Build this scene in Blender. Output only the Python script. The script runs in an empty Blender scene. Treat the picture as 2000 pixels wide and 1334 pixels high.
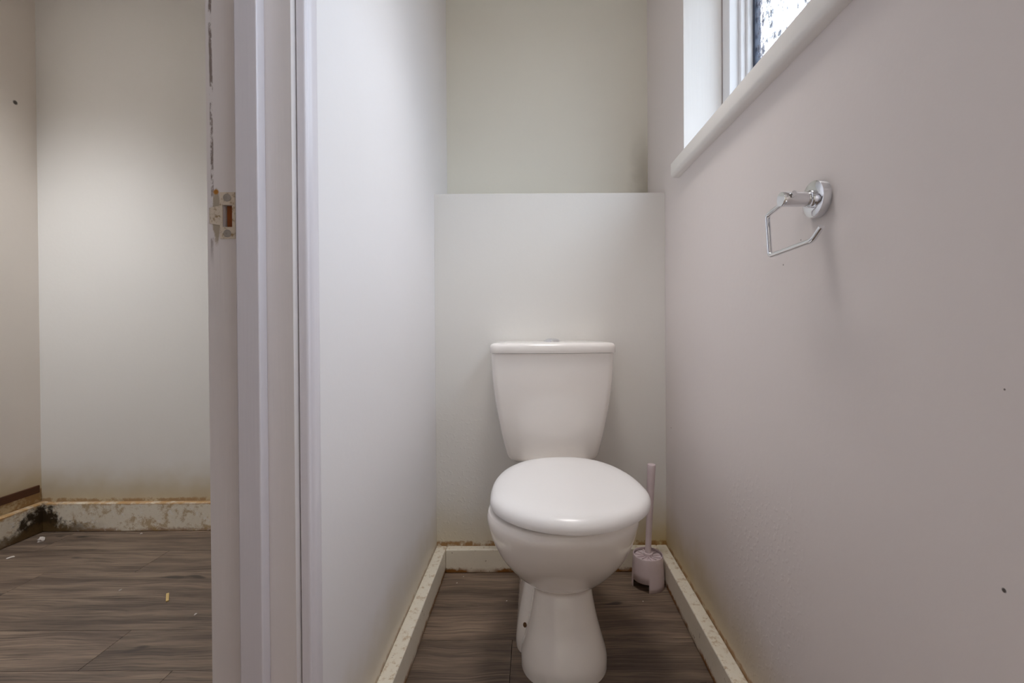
import bpy, bmesh, math, random
import numpy as np
from mathutils import Vector, Matrix
from mathutils.bvhtree import BVHTree

random.seed(7)
S = bpy.context.scene
C = S.collection

# ------------------------------------------------------------------ camera, light, exposure
cam_d = bpy.data.cameras.new('camera')
cam = bpy.data.objects.new('camera', cam_d)
C.objects.link(cam)
cam_d.sensor_width = 36.0
cam_d.lens = 16.0
cam_d.shift_x = -0.0225
cam_d.shift_y = -0.0140
cam_d.clip_start = 0.02
cam.matrix_world = (Matrix.Translation((0, 0, 0.85)) @ Matrix.Rotation(math.radians(89.6), 4, 'X')
                    @ Matrix.Rotation(math.radians(-0.35), 4, 'Z'))
S.camera = cam

S.view_settings.view_transform = 'Standard'
S.view_settings.look = 'None'
S.view_settings.gamma = 1.0
S.view_settings.use_curve_mapping = False
S.view_settings.exposure = 0.0
S.cycles.use_denoising = True
S.cycles.max_bounces = 9
S.cycles.diffuse_bounces = 6
S.cycles.glossy_bounces = 3
S.cycles.caustics_reflective = False
S.cycles.caustics_refractive = False
S.cycles.use_adaptive_sampling = True
S.cycles.adaptive_threshold = 0.12
S.cycles.transparent_max_bounces = 6
S.cycles.sample_clamp_indirect = 8.0

world = bpy.data.worlds.new('overcast_sky')
S.world = world
world.use_nodes = True
bg = world.node_tree.nodes['Background']
wt = world.node_tree
_tc = wt.nodes.new('ShaderNodeTexCoord')
_sp = wt.nodes.new('ShaderNodeSeparateXYZ')
wt.links.new(_tc.outputs['Generated'], _sp.inputs[0])
_rp = wt.nodes.new('ShaderNodeValToRGB')      # overcast sky, brighter towards the zenith, dull ground below
_e = _rp.color_ramp.elements
_e[0].position, _e[0].color = 0.0, (0.10, 0.095, 0.085, 1)
_e[1].position, _e[1].color = 1.0, (0.88, 0.94, 1.0, 1)
_k = _rp.color_ramp.elements.new(0.495)
_k.color = (0.10, 0.095, 0.085, 1)
_k = _rp.color_ramp.elements.new(0.505)
_k.color = (0.37, 0.405, 0.44, 1)
_mr = wt.nodes.new('ShaderNodeMapRange')
_mr.inputs['From Min'].default_value = -1.0
wt.links.new(_sp.outputs['Z'], _mr.inputs['Value'])
wt.links.new(_mr.outputs[0], _rp.inputs[0])
wt.links.new(_rp.outputs[0], bg.inputs['Color'])
bg.inputs['Strength'].default_value = 10.8


def portal(loc, rot, sx, sy):
    d = bpy.data.lights.new('daylight_portal', 'AREA')
    d.shape = 'RECTANGLE'
    d.size, d.size_y = sx, sy
    d.cycles.is_portal = True
    o = bpy.data.objects.new('daylight_portal', d)
    o.location = loc
    o.rotation_euler = rot
    C.objects.link(o)


# room measures (metres; camera stands at the origin, looking along +Y)
XL, XR = -0.347, 0.453            # faces of the side walls of the closet
XLH = -0.452                      # hall face of the partition
YB, YU = 1.58, 1.82               # face of the low boxing, face of the wall above it
YF = -1.05                        # wall behind the camera
ZC = 2.36
ZBOX = 1.303
HX, HY, HF = -2.075, 1.905, -1.05   # hall left wall, hall end wall, hall front wall
DY0, DY1, DZ = -0.13, 0.665, 2.0  # doorway in the partition
WY0, WY1, WZ0, WZ1 = -0.40, 1.385, 1.345, 2.12   # closet window
WXO = 0.70                        # outer face of the outside wall

portal((WXO + 0.01, (WY0 + WY1) / 2, (WZ0 + WZ1) / 2), (0, math.radians(90), 0), WZ1 - WZ0, WY1 - WY0)


# ------------------------------------------------------------------ node helpers
class NT:
    def __init__(self, name):
        self.mat = bpy.data.materials.new(name)
        self.mat.use_nodes = True
        self.t = self.mat.node_tree
        self.b = self.t.nodes['Principled BSDF']
        self.out = self.t.nodes['Material Output']
        self._pos = None

    def n(self, typ):
        return self.t.nodes.new(typ)

    def link(self, a, b):
        self.t.links.new(a, b)

    def put(self, sock, v):
        if hasattr(v, 'is_output'):
            self.link(v, sock)
        elif isinstance(v, (tuple, list)) and len(v) == 3 and sock.type == 'RGBA':
            sock.default_value = (*v, 1)
        else:
            sock.default_value = v

    def pos(self):
        if self._pos is None:
            tc = self.n('ShaderNodeTexCoord')
            self._pos = tc.outputs['Object']
        return self._pos

    def xyz(self):
        s = self.n('ShaderNodeSeparateXYZ')
        self.link(self.pos(), s.inputs[0])
        return s.outputs

    def m(self, op, a, b=0.0, c=0.0, clamp=False):
        k = self.n('ShaderNodeMath')
        k.operation = op
        k.use_clamp = clamp
        self.put(k.inputs[0], a)
        self.put(k.inputs[1], b)
        self.put(k.inputs[2], c)
        return k.outputs[0]

    def step(self, v, a, b, lo=0.0, hi=1.0):
        k = self.n('ShaderNodeMapRange')
        k.interpolation_type = 'SMOOTHSTEP'
        self.put(k.inputs['Value'], v)
        k.inputs['From Min'].default_value = a
        k.inputs['From Max'].default_value = b
        k.inputs['To Min'].default_value = lo
        k.inputs['To Max'].default_value = hi
        return k.outputs[0]

    def noise(self, scale, detail=3.0, rough=0.55, stretch=None, off=None, vec=None):
        k = self.n('ShaderNodeTexNoise')
        k.inputs['Scale'].default_value = scale
        k.inputs['Detail'].default_value = detail
        k.inputs['Roughness'].default_value = rough
        v = vec or self.pos()
        if stretch or off:
            mp = self.n('ShaderNodeMapping')
            self.link(v, mp.inputs['Vector'])
            if stretch:
                mp.inputs['Scale'].default_value = stretch
            if off:
                mp.inputs['Location'].default_value = off
            v = mp.outputs[0]
        self.link(v, k.inputs['Vector'])
        return k.outputs['Fac']

    def mix(self, f, a, b):
        k = self.n('ShaderNodeMix')
        k.data_type = 'RGBA'
        self.put(k.inputs['Factor'], f)
        self.put(k.inputs[6], a)
        self.put(k.inputs[7], b)
        return k.outputs[2]

    def bump(self, h, strength=0.2, dist=0.002):
        k = self.n('ShaderNodeBump')
        k.inputs['Strength'].default_value = strength
        k.inputs['Distance'].default_value = dist
        self.link(h, k.inputs['Height'])
        self.link(k.outputs[0], self.b.inputs['Normal'])

    def spot(self, p, r):
        k = self.n('ShaderNodeVectorMath')
        k.operation = 'DISTANCE'
        self.link(self.pos(), k.inputs[0])
        k.inputs[1].default_value = p
        return self.step(k.outputs['Value'], r, r * 0.45)

    def set(self, **kw):
        for k, v in kw.items():
            self.put(self.b.inputs[k.replace('_', ' ')], v)
        return self.mat


def lin(r, g, b):
    f = lambda c: (c / 255 / 12.92) if c <= 10.3 else ((c / 255 + 0.055) / 1.055) ** 2.4
    return (f(r), f(g), f(b))


def wall_paint(name, col, seam=0.09, axis='z', stain=0.6, spots=(), rough=0.48, yellow=None, tone=0.04, extra=None, blister=None):
    """Old emulsion: faint roller texture, ochre damp stain just above the skirting, a few marks."""
    N = NT(name)
    X, Y, Z = N.xyz()
    big = N.noise(1.6, 2)
    c = N.mix(N.step(big, 0.35, 0.7, 0, tone * 6), col, tuple(v * k for v, k in zip(col, (0.95, 0.945, 0.92))))
    # yellow damp bloom reaching up from the skirting
    nz = N.noise(5, 3, 0.6)
    h = N.m('SUBTRACT', Z, N.m('MULTIPLY', nz, 0.16))
    f = N.step(h, seam + 0.10, seam - 0.10)
    if yellow:
        f = N.m('MULTIPLY', f, yellow(N, X, Y, Z))
    c = N.mix(N.m('MULTIPLY', f, stain * 0.85), c, lin(186, 164, 100))
    # rusty ragged line directly on the skirting joint
    n2 = N.noise(38, 4, 0.7)
    h2 = N.m('SUBTRACT', Z, N.m('MULTIPLY', n2, 0.022))
    f2 = N.step(h2, seam - 0.005, seam - 0.013)
    n3 = N.noise(24, 4, 0.7, off=(3, 5, 1))
    f2 = N.m('MULTIPLY', f2, N.step(n3, 0.36, 0.54))
    c = N.mix(N.m('MULTIPLY', f2, stain * 0.9, clamp=True), c, lin(146, 102, 44))
    if extra:
        c = extra(N, X, Y, Z, c)
    for p, r, sc in spots:
        c = N.mix(N.spot(p, r), c, sc)
    hgt = N.noise(70, 2)
    if blister:
        bl = N.step(N.noise(90, 1, 0.5, off=(6, 2, 9)), 0.55, 0.72)
        hgt = N.m('ADD', hgt, N.m('MULTIPLY', N.m('MULTIPLY', bl, 1.6), blister(N, X, Y, Z)))
    N.bump(hgt, 0.16, 0.0016)
    return N.set(Base_Color=c, Roughness=rough)


def skirting_paint(name, top=0.08, dirt=0.5, mould=None):
    """Cream gloss, chipped and rust stained along the bottom edge and on the top arris."""
    N = NT(name)
    X, Y, Z = N.xyz()
    c = N.mix(N.noise(9, 3), lin(240, 234, 220), lin(228, 220, 202))
    n = N.noise(60, 4, 0.72)
    n2 = N.noise(8, 2, off=(1, 2, 7))
    h = N.m('SUBTRACT', Z, N.m('MULTIPLY', n, 0.03))
    low = N.m('MULTIPLY', N.step(h, 0.006, -0.008), N.step(n2, 0.32, 0.55))
    c = N.mix(N.m('MULTIPLY', low, 0.95 * dirt * 1.6, clamp=True), c, lin(138, 92, 40))
    chips = N.step(N.noise(85, 3, 0.6, off=(4, 4, 4)), 0.66, 0.74)
    c = N.mix(N.m('MULTIPLY', chips, dirt), c, lin(120, 96, 62))
    th = N.m('MULTIPLY', N.step(Z, top - 0.010, top - 0.001), N.step(N.noise(48, 5, 0.75, off=(9, 1, 2)), 0.51, 0.66))
    c = N.mix(N.m('MULTIPLY', th, dirt * 0.8), c, lin(172, 138, 86))
    if mould:
        c = mould(N, X, Y, Z, c)
    N.bump(N.noise(70, 4), 0.35, 0.0025)
    return N.set(Base_Color=c, Roughness=0.42)


# ------------------------------------------------------------------ mesh helpers
def obj(name, verts, faces, mat, parent=None, smooth=False, bevel=0.0, seg=2):
    me = bpy.data.meshes.new(name)
    me.from_pydata([tuple(v) for v in verts], [], faces)
    me.validate()
    bm = bmesh.new()
    bm.from_mesh(me)
    bmesh.ops.recalc_face_normals(bm, faces=bm.faces)
    bm.to_mesh(me)
    bm.free()
    me.materials.append(mat)
    o = bpy.data.objects.new(name, me)
    C.objects.link(o)
    if parent:
        o.parent = parent
    if smooth:
        for p in me.polygons:
            p.use_smooth = True
    if bevel:
        b = o.modifiers.new('bevel', 'BEVEL')
        b.width = bevel
        b.segments = seg
        b.limit_method = 'ANGLE'
        b.angle_limit = math.radians(40)
        for p in me.polygons:
            p.use_smooth = True
        b.harden_normals = True
    return o


def empty(name, loc=(0, 0, 0)):
    o = bpy.data.objects.new(name, None)
    o.location = loc
    o.empty_display_size = 0.05
    C.objects.link(o)
    return o


def tag(o, label, cat, group=None, kind=None):
    o['label'] = label
    o['category'] = cat
    if group:
        o['group'] = group
    if kind:
        o['kind'] = kind
    return o


def boxg(V, F, x0, x1, y0, y1, z0, z1):
    b = len(V)
    V += [(x0, y0, z0), (x1, y0, z0), (x1, y1, z0), (x0, y1, z0), (x0, y0, z1), (x1, y0, z1), (x1, y1, z1), (x0, y1, z1)]
    F += [tuple(b + i for i in q) for q in
          ((0, 3, 2, 1), (4, 5, 6, 7), (0, 1, 5, 4), (1, 2, 6, 5), (2, 3, 7, 6), (3, 0, 4, 7))]


def box(name, b, mat, parent=None, bevel=0.0, seg=2):
    V, F = [], []
    boxg(V, F, *b)
    return obj(name, V, F, mat, parent, bevel=bevel, seg=seg)


def boxes(name, bs, mat, parent=None, bevel=0.0):
    V, F = [], []
    for b in bs:
        boxg(V, F, *b)
    return obj(name, V, F, mat, parent, bevel=bevel)


def loft(rings, cap0=True, cap1=True):
    n = len(rings[0])
    V = [p for r in rings for p in r]
    F = []
    for i in range(len(rings) - 1):
        for j in range(n):
            k = (j + 1) % n
            F.append((i * n + j, i * n + k, (i + 1) * n + k, (i + 1) * n + j))
    if cap0:
        F.append(tuple(range(n - 1, -1, -1)))
    if cap1:
        F.append(tuple((len(rings) - 1) * n + j for j in range(n)))
    return V, F


def merge(*vf):
    V, F = [], []
    for v, f in vf:
        b = len(V)
        V += list(v)
        F += [tuple(i + b for i in q) for q in f]
    return V, F


def lathe(prof, seg=48, M=None, cap0=True, cap1=True):
    rings = []
    for r, z in prof:
        ring = [Vector((r * math.cos(2 * math.pi * j / seg), r * math.sin(2 * math.pi * j / seg), z)) for j in range(seg)]
        rings.append([M @ p for p in ring] if M else ring)
    return loft(rings, cap0, cap1)


def tube(pts, r, seg=14, fillet=0.0, fseg=6):
    P = [Vector(p) for p in pts]
    if fillet:
        Q = [P[0]]
        for i in range(1, len(P) - 1):
            a = (P[i - 1] - P[i]).normalized()
            b = (P[i + 1] - P[i]).normalized()
            s, e = P[i] + a * fillet, P[i] + b * fillet
            for k in range(fseg + 1):
                t = k / fseg
                Q.append(s * (1 - t) ** 2 + P[i] * 2 * t * (1 - t) + e * t * t)
        Q.append(P[-1])
        P = Q
    rings = []
    up = None
    for i, p in enumerate(P):
        d = (P[min(i + 1, len(P) - 1)] - P[max(i - 1, 0)]).normalized()
        if up is None:
            up = d.orthogonal().normalized()
        up = (up - d * up.dot(d)).normalized()
        s = d.cross(up)
        rr = r[i] if isinstance(r, (list, tuple)) else r
        rings.append([p + up * rr * math.cos(2 * math.pi * j / seg) + s * rr * math.sin(2 * math.pi * j / seg) for j in range(seg)])
    return loft(rings)


def pchip(xs, ys, x):
    """monotone cubic interpolation"""
    xs, ys = np.array(xs, float), np.array(ys, float)
    h = np.diff(xs)
    d = np.diff(ys) / h
    m = np.zeros(len(xs))
    m[0], m[-1] = d[0], d[-1]
    for i in range(1, len(xs) - 1):
        if d[i - 1] * d[i] > 0:
            w1, w2 = 2 * h[i] + h[i - 1], h[i] + 2 * h[i - 1]
            m[i] = (w1 + w2) / (w1 / d[i - 1] + w2 / d[i])
    i = int(np.clip(np.searchsorted(xs, x) - 1, 0, len(h) - 1))
    t = (x - xs[i]) / h[i]
    return float((2 * t**3 - 3 * t**2 + 1) * ys[i] + (t**3 - 2 * t**2 + t) * h[i] * m[i]
                 + (-2 * t**3 + 3 * t**2) * ys[i + 1] + (t**3 - t**2) * h[i] * m[i + 1])


def egg(x0, yf, yb, yw, w, z, nf=2.1, nb=2.4, seg=72):
    ring = []
    for j in range(seg):
        a = 2 * math.pi * j / seg
        c, s = math.cos(a), math.sin(a)
        n = nb if s > 0 else nf
        x = w * math.copysign(abs(c) ** (2 / n), c)
        y = ((yb - yw) if s > 0 else (yw - yf)) * math.copysign(abs(s) ** (2 / n), s)
        ring.append(Vector((x0 + x, yw + y, z)))
    return ring


def sgrad(V, F, name, mat, parent=None, angle=40):
    """smooth shaded mesh, sharp where faces meet at more than the angle"""
    o = obj(name, V, F, mat, parent, smooth=True)
    o.data.set_sharp_from_angle(angle=math.radians(angle))
    return o


def struct(o, label, cat):
    return tag(o, label, cat, kind='structure')


# ------------------------------------------------------------------ materials
white = lin(228, 224, 222)
M_left = wall_paint('paint_left', lin(238, 236, 238), seam=0.085, stain=0.55)
M_right = wall_paint('paint_right', lin(228, 220, 218), seam=0.088, stain=0.95,
                     yellow=lambda N, X, Y, Z: N.step(Y, 0.45, 1.5, 0.2, 1.0),
                     spots=[((XR, 0.4393, 0.589), 0.0030, lin(84, 76, 74)), ((XR, 0.83, 0.955), 0.002, lin(120, 108, 100)),
                            ((XR, 0.775, 0.99), 0.0016, lin(110, 98, 90)), ((XR, 1.52, 0.50), 0.003, lin(120, 110, 96)), ((XR, 0.439, 0.784), 0.0014, lin(120, 110, 108))],
                     blister=lambda N, X, Y, Z: N.m('MULTIPLY', N.m('MULTIPLY', N.step(Y, 0.72, 0.85), N.step(Y, 1.15, 1.0)), N.step(Z, 0.62, 0.45)))
M_box = wall_paint('paint_boxing', lin(228, 226, 222), seam=0.092, stain=1.0,
                   yellow=lambda N, X, Y, Z: N.step(X, -0.2, 0.42, 0.5, 1.0),
                   blister=lambda N, X, Y, Z: N.m('MULTIPLY', N.step(X, -0.12, -0.26), N.step(Z, 0.65, 0.4)))
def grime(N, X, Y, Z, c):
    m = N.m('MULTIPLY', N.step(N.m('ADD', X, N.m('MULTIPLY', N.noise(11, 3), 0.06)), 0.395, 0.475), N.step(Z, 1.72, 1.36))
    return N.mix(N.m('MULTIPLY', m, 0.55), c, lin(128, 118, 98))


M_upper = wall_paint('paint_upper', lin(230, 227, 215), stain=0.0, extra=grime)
M_hall = wall_paint('paint_hall_end', lin(236, 234, 231), seam=0.128, stain=0.75)
M_halll = wall_paint('paint_hall_side', lin(238, 230, 221), seam=0.17, stain=0.8,
                     spots=[((HX, 1.828, 1.749), 0.011, lin(92, 84, 76))])
M_ceil = NT('ceiling_paint').set(Base_Color=lin(228, 226, 222), Roughness=0.7)
M_gap = NT('subfloor_dark').set(Base_Color=lin(46, 38, 32), Roughness=0.9)

M_skirt = skirting_paint('skirting_cream', 0.08, 0.75)


def hall_mould(N, X, Y, Z, c):
    n = N.noise(22, 5, 0.75)
    c = N.mix(N.step(n, 0.50, 0.62, 0, 0.75), c, lin(178, 150, 104))
    c = N.mix(N.step(N.noise(34, 5, 0.75, off=(2, 8, 3)), 0.56, 0.63, 0, 0.85), c, lin(238, 234, 226))
    # black mould gathered at the corner
    d = N.n('ShaderNodeVectorMath')
    d.operation = 'DISTANCE'
    N.link(N.pos(), d.inputs[0])
    d.inputs[1].default_value = (HX + 0.02, HY - 0.02, 0.03)
    dd = N.m('SUBTRACT', d.outputs['Value'], N.m('MULTIPLY', N.noise(30, 4, 0.7, off=(5, 5, 5)), 0.30))
    c = N.mix(N.step(dd, -0.03, -0.10), c, lin(58, 44, 28))
    low = N.m('SUBTRACT', Z, N.m('MULTIPLY', N.noise(26, 4, 0.75), 0.10))
    near = N.step(d.outputs['Value'], 0.30, 0.08)
    c = N.mix(N.m('MULTIPLY', N.step(low, 0.0, -0.03), near), c, lin(96, 76, 46))
    top = N.m('MULTIPLY', N.step(N.m('ADD', Z, N.m('MULTIPLY', N.noise(24, 3), 0.02)), 0.118, 0.126), N.step(N.noise(20, 4, 0.7, off=(1, 7, 4)), 0.36, 0.58, 0.25, 0.9))
    return N.mix(top, c, lin(184, 142, 88))


M_skirt_hall = skirting_paint('skirting_hall', 0.105, 0.5, hall_mould)


def gloss_white(name, col=lin(226, 222, 222), rough=0.34, brush=True, marks=None):
    N = NT(name)
    c = N.mix(N.noise(5, 3, stretch=(1, 1, 0.25)), col, tuple(v * 0.94 for v in col))
    if marks:
        c = marks(N, c)
    if brush:
        N.bump(N.noise(160, 3, 0.6, stretch=(1, 1, 0.03)), 0.22, 0.0012)
    return N.set(Base_Color=c, Roughness=rough)


def jamb_marks(N, c):
    X, Y, Z = N.xyz()
    # paint rubbed away in a ragged vertical line where the door edge met the lining
    wob = N.m('MULTIPLY', N.m('SUBTRACT', N.noise(9, 4, 0.7), 0.5), 0.006)
    d = N.m('ABSOLUTE', N.m('SUBTRACT', N.m('ADD', X, wob), -0.4700))
    line = N.m('MULTIPLY', N.step(d, 0.0030, 0.0012), N.step(N.noise(30, 5, 0.75, stretch=(1, 1, 0.5)), 0.46, 0.56))
    zone = N.step(Z, 0.93, 1.0)
    c = N.mix(N.m('MULTIPLY', line, zone), c, lin(138, 124, 118))
    # rust and torn timber round the keep
    rx = N.m('MULTIPLY', N.m('ADD', X, 0.4635), 1.0)
    rz = N.m('SUBTRACT', Z, 1.012)
    d2 = N.m('SQRT', N.m('ADD', N.m('POWER', N.m('DIVIDE', rx, 0.006), 2), N.m('POWER', N.m('DIVIDE', rz, 0.040), 2)))
    d2 = N.m('SUBTRACT', d2, N.m('MULTIPLY', N.noise(70, 4, 0.7), 0.9))
    c = N.mix(N.step(d2, 0.65, 0.30, 0, 0.8), c, lin(158, 142, 112))
    c = N.mix(N.spot((-0.4640, 0.665, 1.0455), 0.0052), c, lin(176, 118, 36))
    return c


M_jamb = gloss_white('door_lining_gloss', lin(232, 226, 225), 0.36, marks=jamb_marks)
M_trim = gloss_white('architrave_gloss', lin(226, 222, 228), 0.30)
M_sill = gloss_white('sill_gloss', lin(240, 237, 234), 0.35)
M_upvc = NT('upvc_white').set(Base_Color=lin(236, 236, 238), Roughness=0.28)
M_gasket = NT('black_gasket').set(Base_Color=lin(44, 54, 76), Roughness=0.5)

N = NT('ceramic_white')
cc = N.mix(N.noise(4, 2), lin(246, 242, 238), lin(242, 237, 232))
M_ceramic = N.set(Base_Color=cc, Roughness=0.10)
M_ceramic.node_tree.nodes['Principled BSDF'].inputs['Coat Weight'].default_value = 0.4
M_seat = NT('seat_plastic').set(Base_Color=lin(248, 247, 247), Roughness=0.27)
M_chrome = NT('chrome').set(Base_Color=(0.78, 0.79, 0.82), Metallic=1.0, Roughness=0.07)
M_dullmetal = NT('dull_plated_steel')
nn = M_dullmetal
cm = nn.mix(nn.step(nn.noise(160, 4, 0.7), 0.5, 0.68), lin(222, 210, 192), lin(160, 134, 94))
M_dullmetal = nn.set(Base_Color=cm, Metallic=0.25, Roughness=0.5)
M_screw = NT('screw_steel').set(Base_Color=lin(176, 168, 158), Metallic=0.5, Roughness=0.4)
N = NT('raw_mortice_wood')
M_mortice = N.set(Base_Color=N.mix(N.noise(90, 3), lin(150, 80, 22), lin(104, 52, 14)), Roughness=0.8)
M_rust = NT('rusty_hole').set(Base_Color=lin(92, 62, 34), Roughness=0.9)
N = NT('brush_plastic')
M_brush = N.set(Base_Color=N.mix(N.noise(40, 3), lin(226, 211, 214), lin(212, 196, 200)), Roughness=0.38)
N = NT('dark_wet_wood')
M_batten = N.set(Base_Color=N.mix(N.noise(30, 4, 0.6, stretch=(8, 0.6, 8)), lin(54, 32, 18), lin(104, 58, 26)), Roughness=0.55)
N = NT('plaster_crumb')
M_crumb = N.set(Base_Color=N.mix(N.noise(120, 3), lin(226, 220, 216), lin(176, 164, 152)), Roughness=0.9)
M_splinter = NT('pale_splinter').set(Base_Color=lin(204, 176, 118), Roughness=0.8)


def wood_mat():
    N = NT('wood_plank')
    oi = N.n('ShaderNodeObjectInfo')
    ad = N.n('ShaderNodeVectorMath')
    ad.operation = 'ADD'
    g = N.n('ShaderNodeNewGeometry')
    N.link(g.outputs['Position'], ad.inputs[0])
    cb = N.n('ShaderNodeCombineXYZ')
    N.link(N.m('MULTIPLY', oi.outputs['Random'], 37.0), cb.inputs[0])
    N.link(N.m('MULTIPLY', oi.outputs['Random'], 11.0), cb.inputs[1])
    N.link(cb.outputs[0], ad.inputs[1])
    v = ad.outputs[0]
    # warp so that the grain wanders
    wn = N.noise(3.5, 2, vec=v)
    wv = N.n('ShaderNodeVectorMath')
    wv.operation = 'ADD'
    N.link(v, wv.inputs[0])
    cb2 = N.n('ShaderNodeCombineXYZ')
    N.link(N.m('MULTIPLY', wn, 0.045), cb2.inputs[1])
    N.link(cb2.outputs[0], wv.inputs[1])
    v2 = wv.outputs[0]
    broad = N.noise(1.0, 4, 0.6, stretch=(1.9, 24, 1), vec=v2)
    fine = N.noise(1.0, 5, 0.7, stretch=(5, 210, 1), vec=v2)
    c = N.mix(N.step(broad, 0.30, 0.70), lin(96, 80, 69), lin(148, 128, 110))
    c = N.mix(N.step(fine, 0.45, 0.66, 0, 0.72), c, lin(60, 49, 42))
    c = N.mix(N.step(fine, 0.47, 0.30, 0, 0.45), c, lin(166, 146, 126))
    knot = N.noise(1.0, 2, 0.5, stretch=(5, 15, 1), off=(7.3, 2.1, 0), vec=v2)
    c = N.mix(N.step(knot, 0.67, 0.74, 0, 0.8), c, lin(48, 40, 36))
    br = N.m('MULTIPLY_ADD', oi.outputs['Random'], 0.34, 0.80)
    mm = N.n('ShaderNodeMix')
    mm.data_type = 'RGBA'
    mm.blend_type = 'MULTIPLY'
    mm.inputs['Factor'].default_value = 1.0
    N.link(c, mm.inputs[6])
    cb3 = N.n('ShaderNodeCombineXYZ')
    for i in range(3):
        N.link(br, cb3.inputs[i])
    N.link(cb3.outputs[0], mm.inputs[7])
    N.bump(fine, 0.12, 0.0008)
    return N.set(Base_Color=mm.outputs[2], Roughness=0.46)


M_wood = wood_mat()


def obscure_glass():
    N = NT('obscure_glass')
    n1 = N.noise(75, 4, 0.65, stretch=(1, 1, 0.6))
    n2 = N.noise(14, 2, off=(3, 1, 2))
    v = N.m('ADD', N.m('MULTIPLY', n1, 0.8), N.m('MULTIPLY', n2, 0.2))
    f = N.step(v, 0.49, 0.60, 0.03, 0.93)
    tr = N.n('ShaderNodeBsdfTransparent')
    tr.inputs['Color'].default_value = (0.92, 0.95, 0.98, 1)
    tl = N.n('ShaderNodeBsdfTranslucent')
    tl.inputs['Color'].default_value = (0.10, 0.10, 0.12, 1)
    gl = N.n('ShaderNodeBsdfGlossy')
    gl.inputs['Roughness'].default_value = 0.15
    bp = N.n('ShaderNodeBump')
    bp.inputs['Strength'].default_value = 0.8
    bp.inputs['Distance'].default_value = 0.004
    N.link(n1, bp.inputs['Height'])
    N.link(bp.outputs[0], gl.inputs['Normal'])
    m1 = N.n('ShaderNodeMixShader')
    N.link(f, m1.inputs[0])
    N.link(tr.outputs[0], m1.inputs[1])
    N.link(tl.outputs[0], m1.inputs[2])
    m2 = N.n('ShaderNodeMixShader')
    m2.inputs[0].default_value = 0.05
    N.link(m1.outputs[0], m2.inputs[1])
    N.link(gl.outputs[0], m2.inputs[2])
    N.link(m2.outputs[0], N.out.inputs['Surface'])
    return N.mat


M_glass = obscure_glass()

# ------------------------------------------------------------------ the shell
T = 0.10
floor = struct(box('floor', (HX - 0.2, WXO, HF - 0.1, YU + 0.22, -0.06, -0.011), M_gap),
               'dark wood-effect plank floor running through closet and hall', 'floor')
PW = 0.15
row0 = {'wc': 1.22 - 20 * PW, 'hall': 1.268 - 20 * PW}


def planks(zone, x0, x1, y0, y1, joints):
    y = row0[zone]
    k = 0
    while y < y1 - 0.001:
        a, b = max(y, y0), min(y + PW, y1)
        if b - a > 0.004:
            xs = [x0] + sorted(j for j in joints(round(y, 3), k) if x0 + 0.02 < j < x1 - 0.02) + [x1]
            for i in range(len(xs) - 1):
                box('plank', (xs[i] + 0.0004, xs[i + 1] - 0.0004, a + 0.0004, b - 0.0004, -0.011, 0.0), M_wood, floor, bevel=0.0007, seg=1)
        y += PW
        k += 1


def wc_j(y, k):
    if abs(y + PW - 1.22) < 0.01:
        return [-0.066]
    return {0: [0.21], 1: [-0.2], 2: [0.34], 3: [0.05]}[k % 4] if y < 1.0 else []


def hall_j(y, k):
    if abs(y + PW - 1.268) < 0.01:
        return [-1.135]
    if abs(y - 1.568) < 0.01:
        return [-1.39]
    if abs(y - 1.268) < 0.01:
        return [-1.86]
    return {0: [-0.9, -1.7], 1: [-1.45], 2: [-1.1, -1.9]}[k % 3]


planks('wc', XLH + 0.005, XR + 0.01, YF, YB + 0.01, wc_j)
planks('hall', HX, XLH + 0.005, HF, HY, hall_j)

struct(box('ceiling', (HX - 0.2, WXO, HF - 0.1, YU + 0.22, ZC, ZC + 0.1), M_ceil), 'plain white ceiling over closet and hall', 'ceiling')

struct(boxes('wall_right', [
    (XR, WXO, YF, WY0, 0, ZC), (XR, WXO, WY1, YU + 0.1, 0, ZC),
    (XR, WXO, WY0, WY1, 0, WZ0), (XR, WXO, WY0, WY1, WZ1, ZC)], M_right),
    'off-white outside wall on the right below and around the window', 'wall')
struct(boxes('wall_left', [
    (XLH, XL, DY1 + 0.028, YU + 0.15, 0, ZC), (XLH, XL, YF, DY0 - 0.028, 0, ZC),
    (XLH, XL, DY0 - 0.028, DY1 + 0.028, DZ + 0.028, ZC)], M_left),
    'pale lilac-white partition wall left of the toilet', 'wall')
struct(box('wall_back', (XL - 0.05, XR + 0.05, YU, YU + 0.1, 0, ZC), M_upper), 'recessed upper end wall above the boxed-in ledge', 'wall')
struct(box('wall_boxing', (XL - 0.001, XR + 0.001, YB, YU + 0.001, 0, ZBOX), M_box, bevel=0.0025),
       'boxed-in half-height panel wall behind the cistern', 'wall')
struct(box('wall_front', (XL - 0.05, XR + 0.05, YF - 0.1, YF, 0, ZC), M_upper), 'plain white end wall behind the viewer', 'wall')
struct(box('wall_hall_end', (HX - 0.1, XLH + 0.02, HY, HY + 0.08, 0, ZC), M_hall), 'white hall end wall seen through the doorway', 'wall')
struct(box('wall_hall_left', (HX - 0.1, HX, HF - 0.1, HY + 0.05, 0, ZC), M_halll),
    'cream hall side wall at the far left edge', 'wall')
struct(box('wall_hall_front', (HX - 0.1, XLH + 0.02, HF - 0.1, HF, 0, ZC), M_hall),
 'white hall wall behind the viewer', 'wall')

# skirtings, with a bevelled top arris
BT, BH = 0.036, 0.080


def skirting(name, b, mat, label):
    o = box(name, b, mat, bevel=0.004, seg=2)
    return struct(o, label, 'skirting')


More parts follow.
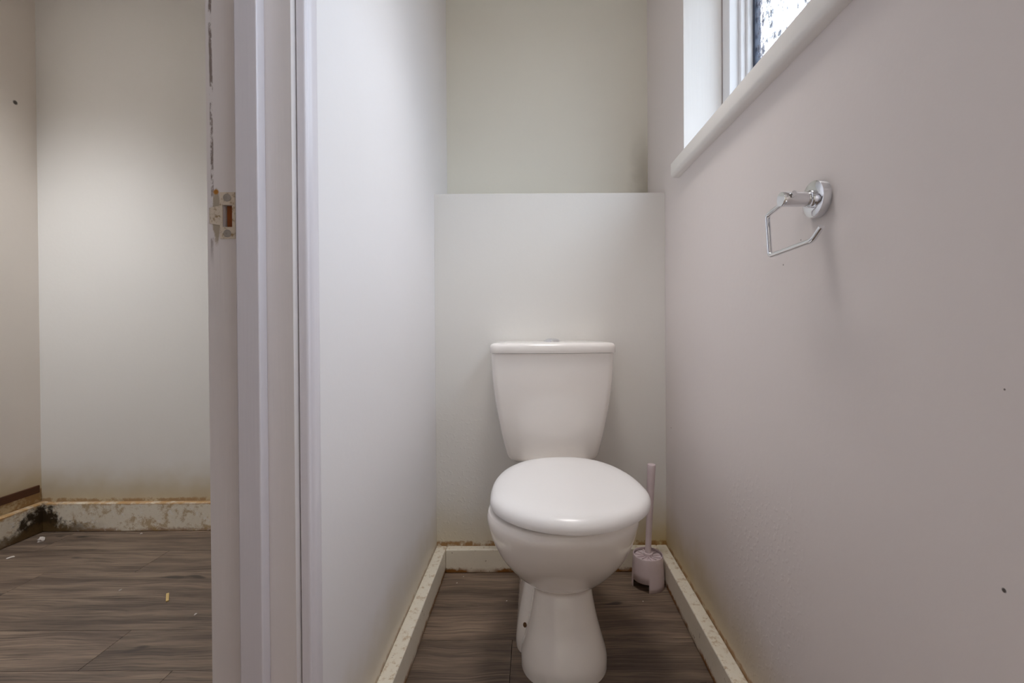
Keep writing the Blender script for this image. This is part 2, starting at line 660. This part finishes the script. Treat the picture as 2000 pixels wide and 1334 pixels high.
skirting('baseboard_left', (XL, XL + BT, DY1 + 0.055, YB, 0, BH), M_skirt, 'stained cream skirting along the left partition')
skirting('baseboard_right', (XR - BT, XR, YF, YB, 0, BH), M_skirt, 'stained cream skirting along the right wall under the window')
skirting('baseboard_back', (XL + BT, XR - BT, YB - 0.030, YB, 0, BH), M_skirt, 'chipped cream skirting behind the toilet')
skirting('baseboard_hall_end', (HX + 0.025, XLH, HY - 0.024, HY, 0, 0.118), M_skirt_hall, 'flaking mouldy skirting under the hall end wall')
skirting('baseboard_hall_left', (HX, HX + 0.03, HF, HY, 0, 0.120), M_skirt_hall, 'mouldy skirting along the hall side wall at far left')
struct(box('trim_1', (HX, HX + 0.008, HF, HY - 0.012, 0.160, 0.192), M_batten, bevel=0.003),
       'dark wet wooden batten above the far left skirting', 'trim')

# ------------------------------------------------------------------ door frame in the partition
door = struct(empty('door_1', (XL, DY1, 0)), 'white gloss door frame edge between hall and closet', 'door frame')
LI = 0.028
LX0, LX1 = XLH - 0.025, XL - 0.006      # the lining stands a little proud of the hall face


def reparent(o, p):
    o.parent = p
    o.matrix_parent_inverse = p.matrix_world.inverted()
    return o


bpy.context.view_layer.update()


def dpart(o, p=None):
    return reparent(o, p or door)


MZ0, MZ1 = 0.994, 1.026      # keep mortice
MX0, MX1 = -0.4540, -0.4400
# lining of the far jamb with a mortice cut in it
lin_far = dpart(boxes('jamb', [
    (LX0, LX1, DY1, DY1 + LI, 0, MZ0), (LX0, LX1, DY1, DY1 + LI, MZ1, DZ + LI),
    (LX0, MX0, DY1, DY1 + LI, MZ0, MZ1), (MX1, LX1, DY1, DY1 + LI, MZ0, MZ1),
    (MX0, MX1, DY1 + 0.016, DY1 + LI, MZ0, MZ1)], M_jamb))
dpart(box('jamb', (LX0, LX1, DY0 - LI, DY0, 0, DZ + LI), M_trim))
dpart(box('head_lining', (LX0, LX1, DY0, DY1, DZ, DZ + LI), M_trim))
dpart(box('door_stop', (-0.4235, -0.3905, DY1 - 0.020, DY1, 0, DZ), M_trim, bevel=0.0022))
dpart(box('door_stop', (-0.4235, -0.3905, DY0, DY0 + 0.020, 0, DZ), M_trim, bevel=0.0022))
dpart(box('door_stop', (-0.4235, -0.3905, DY0 + 0.02, DY1 - 0.02, DZ - 0.02, DZ), M_trim, bevel=0.0022))


def architrave(y_in, sgn, z1):
    """moulded section: quirk and bead on the inner edge, a shallow hollow, a flat outer part"""
    prof = [(0.000, -0.004), (0.000, 0.0055), (0.0010, 0.0078), (0.0030, 0.0090), (0.0055, 0.0086), (0.0075, 0.0070),
            (0.0090, 0.0068), (0.0110, 0.0085), (0.0140, 0.0105), (0.0180, 0.0112), (0.0300, 0.0110), (0.0350, 0.0100),
            (0.0370, 0.0070), (0.0370, -0.004)]
    r0 = [Vector((XL + h, y_in + sgn * d, 0.0)) for d, h in prof]
    r1 = [Vector((p.x, p.y, z1)) for p in r0]
    V, F = loft([r0, r1])
    return V, F


V, F = architrave(DY1 + 0.012, 1, DZ + 0.05)
dpart(sgrad(V, F, 'architrave', M_trim, angle=50))
V, F = architrave(DY0 - 0.012, -1, DZ + 0.05)
dpart(sgrad(V, F, 'architrave', M_trim, angle=50))
dpart(box('architrave', (XL, XL + 0.010, DY0 - 0.012, DY1 + 0.012, DZ + 0.012, DZ + 0.05), M_trim, bevel=0.003))
dpart(box('architrave', (XLH - 0.014, XLH, DY1 + 0.012, DY1 + 0.060, 0, DZ + 0.05), M_trim, bevel=0.003))
# the door leaf itself stands open into the hall, behind the viewer
leaf = dpart(boxes('door_leaf', [(LX0 - 0.762, LX0 - 0.004, DY0 - 0.030, DY0 + 0.008, 0.008, DZ - 0.004)], M_trim, bevel=0.002))
leaf['label'] = 'plain white door leaf standing open'
Mk = Matrix.Translation((LX0 - 0.70, DY0 + 0.008, 1.0)) @ Matrix.Rotation(math.radians(-90), 4, 'X')
V, F = lathe([(0.024, 0.0), (0.024, 0.006), (0.010, 0.008), (0.010, 0.035), (0.024, 0.045), (0.026, 0.055), (0.018, 0.064)], 28, Mk)
bpy.context.view_layer.update()
reparent(sgrad(V, F, 'knob', M_chrome), leaf)

# strike plate: frame with a square hole, a lip bent round the arris, two screws
pz0, pz1 = 0.977, 1.0445
px0, px1 = -0.4580, -0.4360
py = DY1 - 0.0014
V, F = [], []
boxg(V, F, px0, px1, py, DY1 + 0.0002, pz0, MZ0)
boxg(V, F, px0, px1, py, DY1 + 0.0002, MZ1, pz1)
boxg(V, F, px0, MX0, py, DY1 + 0.0002, MZ0, MZ1)
boxg(V, F, MX1, px1, py, DY1 + 0.0002, MZ0, MZ1)
# curved lip running to the hall edge of the lining
ring_a = []
for i in range(9):
    t = i / 8
    ring_a.append((px0 - t * (px0 - LX0) - (0.001 if i == 8 else 0), py + 0.0003 + 0.004 * max(0, t - 0.8) / 0.2, 0.0145 - 0.004 * t))
base = len(V)
zc = (pz0 + pz1) / 2
for x, y, h in ring_a:
    V += [(x, y, zc - h), (x, y, zc + h), (x, y + 0.0011, zc - h), (x, y + 0.0011, zc + h)]
for i in range(8):
    a, b = base + 4 * i, base + 4 * i + 4
    F += [(a, a + 1, b + 1, b), (a + 2, b + 2, b + 3, a + 3), (a, b, b + 2, a + 2), (a + 1, a + 3, b + 3, b + 1)]
F += [(base + 32, base + 33, base + 35, base + 34)]
plate = dpart(obj('strike_plate', V, F, M_dullmetal))
plate['label'] = 'worn rusty strike plate on the jamb'
bpy.context.view_layer.update()
for zz in (0.9845, 1.0365):
    Mx = Matrix.Translation((-0.4470, py, zz)) @ Matrix.Rotation(math.radians(90), 4, 'X')
    V, F = lathe([(0.0056, -0.0002), (0.0055, 0.0006), (0.0042, 0.0011), (0.0018, 0.0012), (0.0014, 0.0006)], 20, Mx)
    s = sgrad(V, F, 'screw', M_screw, angle=30)
    reparent(s, plate)
reparent(box('mortice', (MX0 + 0.003, MX1, DY1 + 0.0045, DY1 + 0.0158, MZ0, MZ1), M_mortice), door)['label'] = 'bare brown wood inside the keep'

# ------------------------------------------------------------------ closet window
win = struct(empty('window_1', (XR, WY1, WZ0)), 'white framed obscured-glass window in the right wall', 'window')
bpy.context.view_layer.update()


def ringbox(x0, x1, y0, y1, z0, z1, w):
    return [(x0, x1, y0, y0 + w, z0, z1), (x0, x1, y1 - w, y1, z0, z1),
            (x0, x1, y0 + w, y1 - w, z0, z0 + w), (x0, x1, y0 + w, y1 - w, z1 - w, z1)]


reparent(boxes('frame', ringbox(0.571, 0.64, WY0, WY1 - 0.004, WZ0 + 0.01, WZ1, 0.048), M_upvc, bevel=0.003), win)
reparent(boxes('sash', ringbox(0.598, 0.645, WY0 + 0.048, WY1 - 0.052, WZ0 + 0.058, WZ1 - 0.048, 0.014), M_upvc, bevel=0.003), win)
reparent(boxes('glazing_bead', ringbox(0.612, 0.645, WY0 + 0.062, WY1 - 0.066, WZ0 + 0.072, WZ1 - 0.062, 0.011), M_upvc, bevel=0.004), win)
reparent(boxes('gasket', ringbox(0.628, 0.645, WY0 + 0.073, WY1 - 0.077, WZ0 + 0.083, WZ1 - 0.073, 0.012), M_gasket, bevel=0.001), win)
reparent(box('glass_pane', (0.634, 0.638, WY0 + 0.08, WY1 - 0.084, WZ0 + 0.09, WZ1 - 0.08), M_glass), win)
# lining boards of the reveal: far side with a bead where it meets the frame
reparent(box('reveal_lining', (XR + 0.0005, 0.568, WY1 - 0.004, WY1 + 0.001, WZ0, WZ1), M_sill, bevel=0.001), win)
# sill: projects from the wall, rounded nose, horn past the opening
sill_z1, sill_z0 = 1.352, 1.306
prof = [(XR + 0.12, sill_z1), (XR - 0.018, sill_z1), (XR - 0.0225, sill_z1 - 0.002), (XR - 0.0235, sill_z1 - 0.006),
        (XR - 0.0235, sill_z0 + 0.013), (XR - 0.0225, sill_z0 + 0.006), (XR - 0.0195, sill_z0 + 0.002), (XR - 0.015, sill_z0),
        (XR, sill_z0), (XR + 0.12, sill_z0)]
r0 = [Vector((x, WY0 - 0.05, z)) for x, z in prof]
r1 = [Vector((x, 1.433, z)) for x, z in prof]
V, F = loft([r0, r1])
sill = reparent(sgrad(V, F, 'window_sill', M_sill, angle=50), win)
sill['label'] = 'thick painted wooden sill'

# added fill lamps shaped as ceiling downlights, unseen: over toilet, behind camera, hall end
N = NT('fill_lamp_face')
M_fillface = N.set(Base_Color=(0.9, 0.9, 0.9), Emission_Color=(1.0, 0.93, 0.85), Emission_Strength=4.0)


def fill_downlight(x, y, label, energy, col, cone):
    lamp = tag(empty('added_fill_light', (x, y, ZC)), label, 'ceiling light')
    bpy.context.view_layer.update()
    Ml = Matrix.Translation((x, y, ZC))
    V, F = lathe([(0.170, 0.0), (0.170, -0.012), (0.164, -0.016), (0.156, -0.014), (0.154, -0.008)], 48, Ml, False, False)
    reparent(sgrad(V, F, 'bezel', M_upvc), lamp)
    V, F = lathe([(0.155, -0.009), (0.02, -0.008)], 48, Ml)
    reparent(sgrad(V, F, 'fill_lamp_face', M_fillface), lamp)
    ld = bpy.data.lights.new('fill_beam', 'SPOT')
    ld.energy = energy
    ld.color = col
    ld.spot_size = math.radians(cone)
    ld.spot_blend = 1.0
    ld.shadow_soft_size = 0.16
    lo = bpy.data.objects.new('fill_beam', ld)
    lo.location = (x, y, ZC - 0.17)
    C.objects.link(lo)
    reparent(lo, lamp)


fill_downlight(0.03, 1.02, 'unseen added round white flush downlight in the closet ceiling', 36, (1.0, 0.96, 0.93), 76)  # added lamp, lifts the lid, floor and skirtings
fill_downlight(0.05, -0.68, 'unseen added round white flush downlight behind the viewer in the closet ceiling', 110, (1.0, 0.97, 0.95), 74)  # added lamp, frontal fill for bowl, pedestal and jamb
fill_downlight(-1.86, 1.22, 'unseen added round white flush downlight in the hall ceiling', 80, (0.96, 0.98, 1.0), 108)  # added lamp, brightens the hall corner and fades to the right

# ------------------------------------------------------------------ toilet
TX = 0.068
toilet = tag(empty('toilet', (TX, 1.25, 0)), 'white close-coupled toilet with closed lid on the plank floor', 'toilet')
bpy.context.view_layer.update()

# bowl and front column, lofted from the rim down to the floor
zs = [0.408, 0.395, 0.36, 0.314, 0.256, 0.216, 0.199, 0.187, 0.178, 0.168, 0.153, 0.132, 0.096, 0.05, 0.02, 0.0]
yf = [0.936, 0.930, 0.942, 0.968, 1.018, 1.066, 1.094, 1.114, 1.119, 1.114, 1.106, 1.098, 1.084, 1.058, 1.046, 1.046]
ww = [0.178, 0.181, 0.175, 0.158, 0.127, 0.0985, 0.0865, 0.078, 0.0755, 0.0750, 0.0765, 0.0800, 0.0875, 0.100, 0.108, 0.108]
yb = [1.36, 1.36, 1.36, 1.34, 1.31, 1.30, 1.29] + [1.28] * 9
yw = [1.090, 1.090, 1.095, 1.10, 1.13, 1.16, 1.175, 1.18, 1.185, 1.185, 1.185, 1.18, 1.17, 1.16, 1.155, 1.155]
nf = [1.95, 1.95, 1.98, 2.05, 2.15, 2.3, 2.4, 2.5, 2.6, 2.6, 2.55, 2.5, 2.4, 2.35, 2.3, 2.3]
order = np.argsort(zs)
Z_ = np.array(zs)[order]
P_ = {k: np.array(v)[order] for k, v in dict(yf=yf, ww=ww, yb=yb, yw=yw, nf=nf).items()}
rings = []
zl = list(np.linspace(0.0, 0.15, 14)) + list(np.linspace(0.155, 0.24, 22)) + list(np.linspace(0.25, 0.40, 20)) + [0.404, 0.407, 0.408]
for z in zl:
    g = {k: pchip(Z_, v, z) for k, v in P_.items()}
    rings.append(egg(TX - 0.004 * min(1, max(0, (z - 0.19) / 0.16)), g['yf'], g['yb'], g['yw'], g['ww'], z, nf=g['nf'], nb=2.5))
# rounded rim, then down into the bowl
for dz, ins in ((0.0025, 0.003), (0.0035, 0.008), (0.0025, 0.035), (-0.01, 0.045), (-0.09, 0.07), (-0.15, 0.11)):
    rings.append(egg(TX - 0.004, 0.936 + ins, 1.36 - ins, 1.090, 0.178 - ins, 0.408 + dz, nf=1.95, nb=2.5))
bowl = loft(rings)


def rrect(x0, w, y0, y1, r, z, bow=0.0, seg=10):
    """rounded rectangle with a bowed front"""
    pts = []
    for cx, cy, a0 in ((x0 + w - r, y1 - r, 0), (x0 - w + r, y1 - r, 90), (x0 - w + r, y0 + r, 180), (x0 + w - r, y0 + r, 270)):
        for i in range(seg + 1):
            a = math.radians(a0 + 90 * i / seg)
            x = cx + r * math.cos(a)
            y = cy + r * math.sin(a)
            pts.append((x, y))
        if a0 == 180:
            for k in range(1, 12):
                pts.append((x0 - w + r + (2 * w - 2 * r) * k / 12, y0))
    return [Vector((x, y + (bow * ((x - x0) / w) ** 2 if y < (y0 + y1) / 2 else 0), z)) for x, y in pts]


# rear foot with the side flanges, and the shelf that carries the cistern
fz = [0.0, 0.012, 0.05, 0.10, 0.15, 0.19, 0.22]
fw = [0.118, 0.119, 0.115, 0.106, 0.095, 0.086, 0.082]
fy = [1.150, 1.150, 1.155, 1.17, 1.185, 1.195, 1.20]
rings = []
for z in np.linspace(0, 0.22, 16):
    rings.append(rrect(TX - 0.014, pchip(fz, fw, z) - 0.009, pchip(fz, fy, z), 1.535, 0.060, z))
foot = loft(rings)
rings = []
for z, w_, a in ((0.20, 0.085, 1.22), (0.30, 0.10, 1.24), (0.36, 0.105, 1.25), (0.388, 0.108, 1.26), (0.397, 0.109, 1.262), (0.401, 0.105, 1.266)):
    rings.append(rrect(TX - 0.006, w_, a, 1.555, 0.03, z))
shelf = loft(rings)
V, F = merge(bowl, foot, shelf)
pan = reparent(sgrad(V, F, 'pan', M_ceramic, angle=55), toilet)
pan['label'] = 'glazed ceramic bowl on a flared pedestal'

# rusty fixing hole in the left flange: found on the real surface
bm = bmesh.new()
bm.from_mesh(pan.data)
bvh = BVHTree.FromBMesh(bm)
hit, nrm, _, _ = bvh.ray_cast(Vector((-0.0234, 0.90, 0.2524)), Vector((-0.0270, 1.0, -0.664)).normalized())

bm.free()
if hit:
    q = nrm.to_track_quat('Z', 'Y').to_matrix().to_4x4()
    V, F = lathe([(0.0060, -0.002), (0.0060, 0.0006), (0.0042, 0.0009)], 18, Matrix.Translation(hit) @ q)
    bpy.context.view_layer.update()
    reparent(sgrad(V, F, 'fixing_hole', M_rust), pan)

# seat ring under the lid
LXC, LROT = 0.073, math.radians(4.6)
Rl = Matrix.Translation((LXC, 1.20, 0)) @ Matrix.Rotation(LROT, 4, 'Z') @ Matrix.Translation((-LXC, -1.20, 0))


def lidring(ins, z, k=1.0):
    r = egg(LXC, 0.912 + ins, 1.374 - ins, 1.090, 0.1915 - ins, z + 0.003, nf=1.86, nb=2.35, seg=96)
    c = Vector((LXC, 1.12, 0))
    return [Rl @ Vector((c.x + (p.x - c.x) * k, c.y + (p.y - c.y) * k, p.z)) for p in r]


V, F = loft([lidring(0.022, 0.410), lidring(0.020, 0.411), lidring(0.020, 0.417), lidring(0.022, 0.4178),
             lidring(0.065, 0.4178), lidring(0.068, 0.416), lidring(0.066, 0.410)], False, False)
n = 96
F += [(6 * n + j, 6 * n + (j + 1) % n, (j + 1) % n, j) for j in range(n)]
seat = reparent(sgrad(V, F, 'seat', M_seat), toilet)
rl = []
for ins, z, k in ((0.020, 0.4170, 1), (0.006, 0.4172, 1), (0.0015, 0.4195, 1), (0.0, 0.4240, 1), (0.0006, 0.4310, 1), (0.003, 0.4380, 1), (0.008, 0.4440, 1),
                  (0.016, 0.4485, 1), (0.028, 0.4518, 1), (0.045, 0.4538, 1), (0.045, 0.4546, 0.8), (0.045, 0.4551, 0.55), (0.045, 0.4553, 0.25), (0.045, 0.4553, 0.05)):
    rl.append(lidring(ins, z, k))
V, F = loft(rl)
lid = reparent(sgrad(V, F, 'lid', M_seat), toilet)
lid['label'] = 'closed white seat lid, slightly askew'
for sx in (-0.075, 0.075):
    Mh = Matrix.Translation((LXC + sx, 1.376, 0.409))
    V, F = lathe([(0.013, 0.0), (0.013, 0.018), (0.010, 0.024), (0.004, 0.026)], 20, Mh)
    reparent(sgrad(V, F, 'hinge', M_seat), toilet)

# cistern
CX = 0.0545
cz = [0.402, 0.414, 0.45, 0.50, 0.55, 0.62, 0.70, 0.758]
cw = [0.130, 0.145, 0.1545, 0.1645, 0.1730, 0.1835, 0.191, 0.1925]
cyf = [1.47, 1.458, 1.443, 1.430, 1.421, 1.412, 1.405, 1.402]
rings = []
for z in list(np.linspace(0.402, 0.43, 8)) + list(np.linspace(0.44, 0.758, 22)):
    rings.append(rrect(CX, pchip(cz, cw, z), pchip(cz, cyf, z), 1.570, 0.022, z, bow=0.012))
V, F = loft(rings)
cist = reparent(sgrad(V, F, 'cistern', M_ceramic, angle=50), toilet)
rings = []
for ins, z in ((0.012, 0.7585), (0.0015, 0.7595), (0.0, 0.762), (0.0, 0.778), (0.001, 0.783), (0.004, 0.787), (0.009, 0.7895),
               (0.018, 0.791), (0.04, 0.7925), (0.07, 0.794)):
    rings.append(rrect(CX, 0.197 - ins, 1.392 + ins, 1.574 - ins * 0.3, 0.024 - min(ins, 0.018), z, bow=0.013))
V, F = loft(rings)
clid = reparent(sgrad(V, F, 'cistern_lid', M_ceramic, angle=50), toilet)
bpy.context.view_layer.update()
Mb = Matrix.Translation((CX + 0.001, 1.485, 0.793))
V, F = lathe([(0.0285, 0.0), (0.0285, 0.0022), (0.0268, 0.0036), (0.0250, 0.0040), (0.0246, 0.003)], 40, Mb)
fb = reparent(sgrad(V, F, 'flush_button', M_chrome), clid)
fb['label'] = 'round chrome two-part push button'
bpy.context.view_layer.update()
for sg in (-1, 1):
    rings = []
    for r, z in ((0.0240, 0.003), (0.0238, 0.0046), (0.0200, 0.0072), (0.0125, 0.0096), (0.004, 0.0106)):
        ring = [Vector((sg * 0.0006 + sg * r * math.sin(math.pi * j / 20), r * math.cos(math.pi * j / 20), z)) for j in range(21)]
        rings.append([Mb @ p for p in ring])
    V, F = loft(rings)
    reparent(sgrad(V, F, 'button_half', M_chrome, angle=35), fb)

# ------------------------------------------------------------------ toilet brush and its holder
BX, BY = 0.3625, 1.475
holder = tag(empty('toilet_brush_holder', (BX, BY, 0)), 'pinkish-white plastic brush pot in the corner beside the toilet', 'brush holder')
bpy.context.view_layer.update()
seg = 72
prof = [(0.0525, 0.0), (0.0520, 0.015), (0.0515, 0.026), (0.0505, 0.05), (0.0490, 0.08), (0.0480, 0.098), (0.0470, 0.101),
        (0.0452, 0.1015), (0.0440, 0.099)]
V, F = [], []
for r, z in prof:
    for j in range(seg):
        a = 2 * math.pi * j / seg
        V.append((BX + r * math.cos(a), BY + r * math.sin(a), z))
for i in range(len(prof) - 1):
    for j in range(seg):
        deg = (j + 0.5) * 360 / seg
        if i < 2 and (192 < deg < 262 or 12 < deg < 60):
            continue
        k = (j + 1) % seg
        F.append((i * seg + j, i * seg + k, (i + 1) * seg + k, (i + 1) * seg + j))
sh = sgrad(V, F, 'pot_shell', M_brush)
sm = sh.modifiers.new('thick', 'SOLIDIFY')
sm.thickness = 0.0022
sm.offset = -1
reparent(sh, holder)
Mi = Matrix.Translation((BX, BY, 0))
V, F = lathe([(0.046, 0.026), (0.046, 0.0275)], 40, Mi)
reparent(sgrad(V, F, 'pot_floor', M_brush), holder)

brush = tag(empty('toilet_brush', (BX, BY, 0.09)), 'pale pinkish plastic toilet brush standing in its pot', 'toilet brush')
bpy.context.view_layer.update()
# slotted splash disc: hub, outer ring and ribs
Md = Matrix.Translation((BX, BY, 0.0))
V1 = lathe([(0.0435, 0.088), (0.0435, 0.0925)], 48, Md)
reparent(sgrad(*V1, 'splash_disc', M_brush, angle=30), brush)
for j in range(12):
    a = 2 * math.pi * (j + 0.3) / 12
    c, s = math.cos(a), math.sin(a)
    pts = []
    Vr, Fr = [], []
    boxg(Vr, Fr, 0.014, 0.041, -0.0022, 0.0022, 0.0925, 0.0965)
    Vr = [(BX + x * c - y * s, BY + x * s + y * c, z) for x, y, z in Vr]
    reparent(obj('rib', Vr, Fr, M_brush, bevel=0.001), brush)
tilt = Vector((0.012, -0.004, 0.30))
base_p = Vector((BX, BY, 0.093))
pts = [base_p + tilt * t for t in (0, 0.04, 0.045, 0.10, 0.4, 0.75, 0.96, 0.99, 1.0)]
rad = [0.015, 0.0145, 0.0105, 0.0095, 0.0098, 0.0120, 0.0134, 0.0134, 0.0126]
V, F = tube(pts, rad, 24)
reparent(sgrad(V, F, 'handle', M_brush), brush)
V, F = lathe([(0.010, 0.030), (0.024, 0.034), (0.024, 0.078), (0.010, 0.087)], 24, Md)
reparent(sgrad(V, F, 'brush_head', M_brush), brush)

# ------------------------------------------------------------------ toilet roll holder
RY, RZ = 0.722, 1.045
rh = tag(empty('toilet_roll_holder', (XR, RY, RZ)), 'empty chrome toilet roll holder on the right wall', 'roll holder')
bpy.context.view_layer.update()
Mr = Matrix.Translation((XR, RY, RZ)) @ Matrix.Rotation(math.radians(-90), 4, 'Y')
V, F = lathe([(0.0290, -0.0005), (0.0290, 0.0105), (0.0284, 0.0125), (0.0268, 0.0135), (0.016, 0.0137)], 56, Mr)
reparent(sgrad(V, F, 'rose', M_chrome, angle=35), rh)
V, F = lathe([(0.0138, 0.0135), (0.0138, 0.0185), (0.0128, 0.0195), (0.0105, 0.0200), (0.0105, 0.0225), (0.0116, 0.0235),
              (0.0118, 0.0615), (0.0110, 0.0630), (0.004, 0.0632)], 40, Mr)
reparent(sgrad(V, F, 'post', M_chrome, angle=35), rh)
wx = XR - 0.0515
wire = [(wx, RY - 0.019, RZ + 0.0048), (wx, RY + 0.010, RZ - 0.002), (wx - 0.002, 0.782, 1.034), (wx - 0.002, 0.7735, 0.963),
        (wx - 0.002, 0.655, 0.968), (wx - 0.002, 0.634, 0.983)]
V, F = tube(wire[:1] + [wire[1]] + wire[2:], 0.0041, 16, fillet=0.008)
reparent(sgrad(V, F, 'roll_arm', M_chrome), rh)

# ------------------------------------------------------------------ crumbs on the floors
def crumb(name, loc, size, mat, label, cat, group=None, seed=0):
    r = random.Random(seed)
    bm = bmesh.new()
    bmesh.ops.create_icosphere(bm, subdivisions=2, radius=1.0)
    for v in bm.verts:
        k = 1 + r.uniform(-0.28, 0.28)
        v.co = Vector((v.co.x * size[0] * k, v.co.y * size[1] * k, max(v.co.z * size[2] * k, -size[2] * 0.4)))
    zmin = min(v.co.z for v in bm.verts)
    for v in bm.verts:
        v.co.z -= zmin
    me = bpy.data.meshes.new(name)
    bm.to_mesh(me)
    bm.free()
    me.materials.append(mat)
    o = bpy.data.objects.new(name, me)
    o.location = loc
    o.rotation_euler.z = r.uniform(0, 3)
    C.objects.link(o)
    return tag(o, label, cat, group)


crumb('plaster_lump', (-1.965, 1.80, 0), (0.011, 0.011, 0.011), M_crumb, 'white plaster lump on the hall floor in the mouldy corner', 'plaster', seed=1)
crumb('paint_flake', (-1.94, 1.672, 0), (0.011, 0.007, 0.002), M_crumb, 'pale paint flake on the hall floor at the far left edge', 'paint flake', seed=2)
for i, (x, y, sz, lab) in enumerate([
        (-1.62, 1.86, 0.0045, 'tiny white paint speck just below the hall end skirting'),
        (-1.34, 1.46, 0.0045, 'tiny white paint speck left of the pale splinter'),
        (-1.005, 1.335, 0.0045, 'tiny white paint speck between splinter and door frame'),
        (-0.262, 1.49, 0.0022, 'pale floor speck nearest the left closet skirting'),
        (-0.092, 1.392, 0.0022, 'pale floor speck closest to the left side of the pedestal'),
        (-0.246, 1.528, 0.0022, 'pale floor speck in the left corner below the back skirting'),
        (0.325, 1.385, 0.0022, 'pale floor speck in front of the brush pot')]):
    crumb('paint_speck', (x, y, 0), (sz, sz * 0.8, sz * 0.5), M_crumb, lab, 'paint speck', 'paint specks on the floors', seed=10 + i)
sp = box('wood_splinter', (-0.004, 0.004, -0.026, 0.026, 0.0, 0.004), M_splinter, bevel=0.0015)
sp.location = (-1.155, 1.418, 0)
sp.rotation_euler.z = math.radians(38)
tag(sp, 'pale wood splinter lying on the hall floorboards', 'splinter')
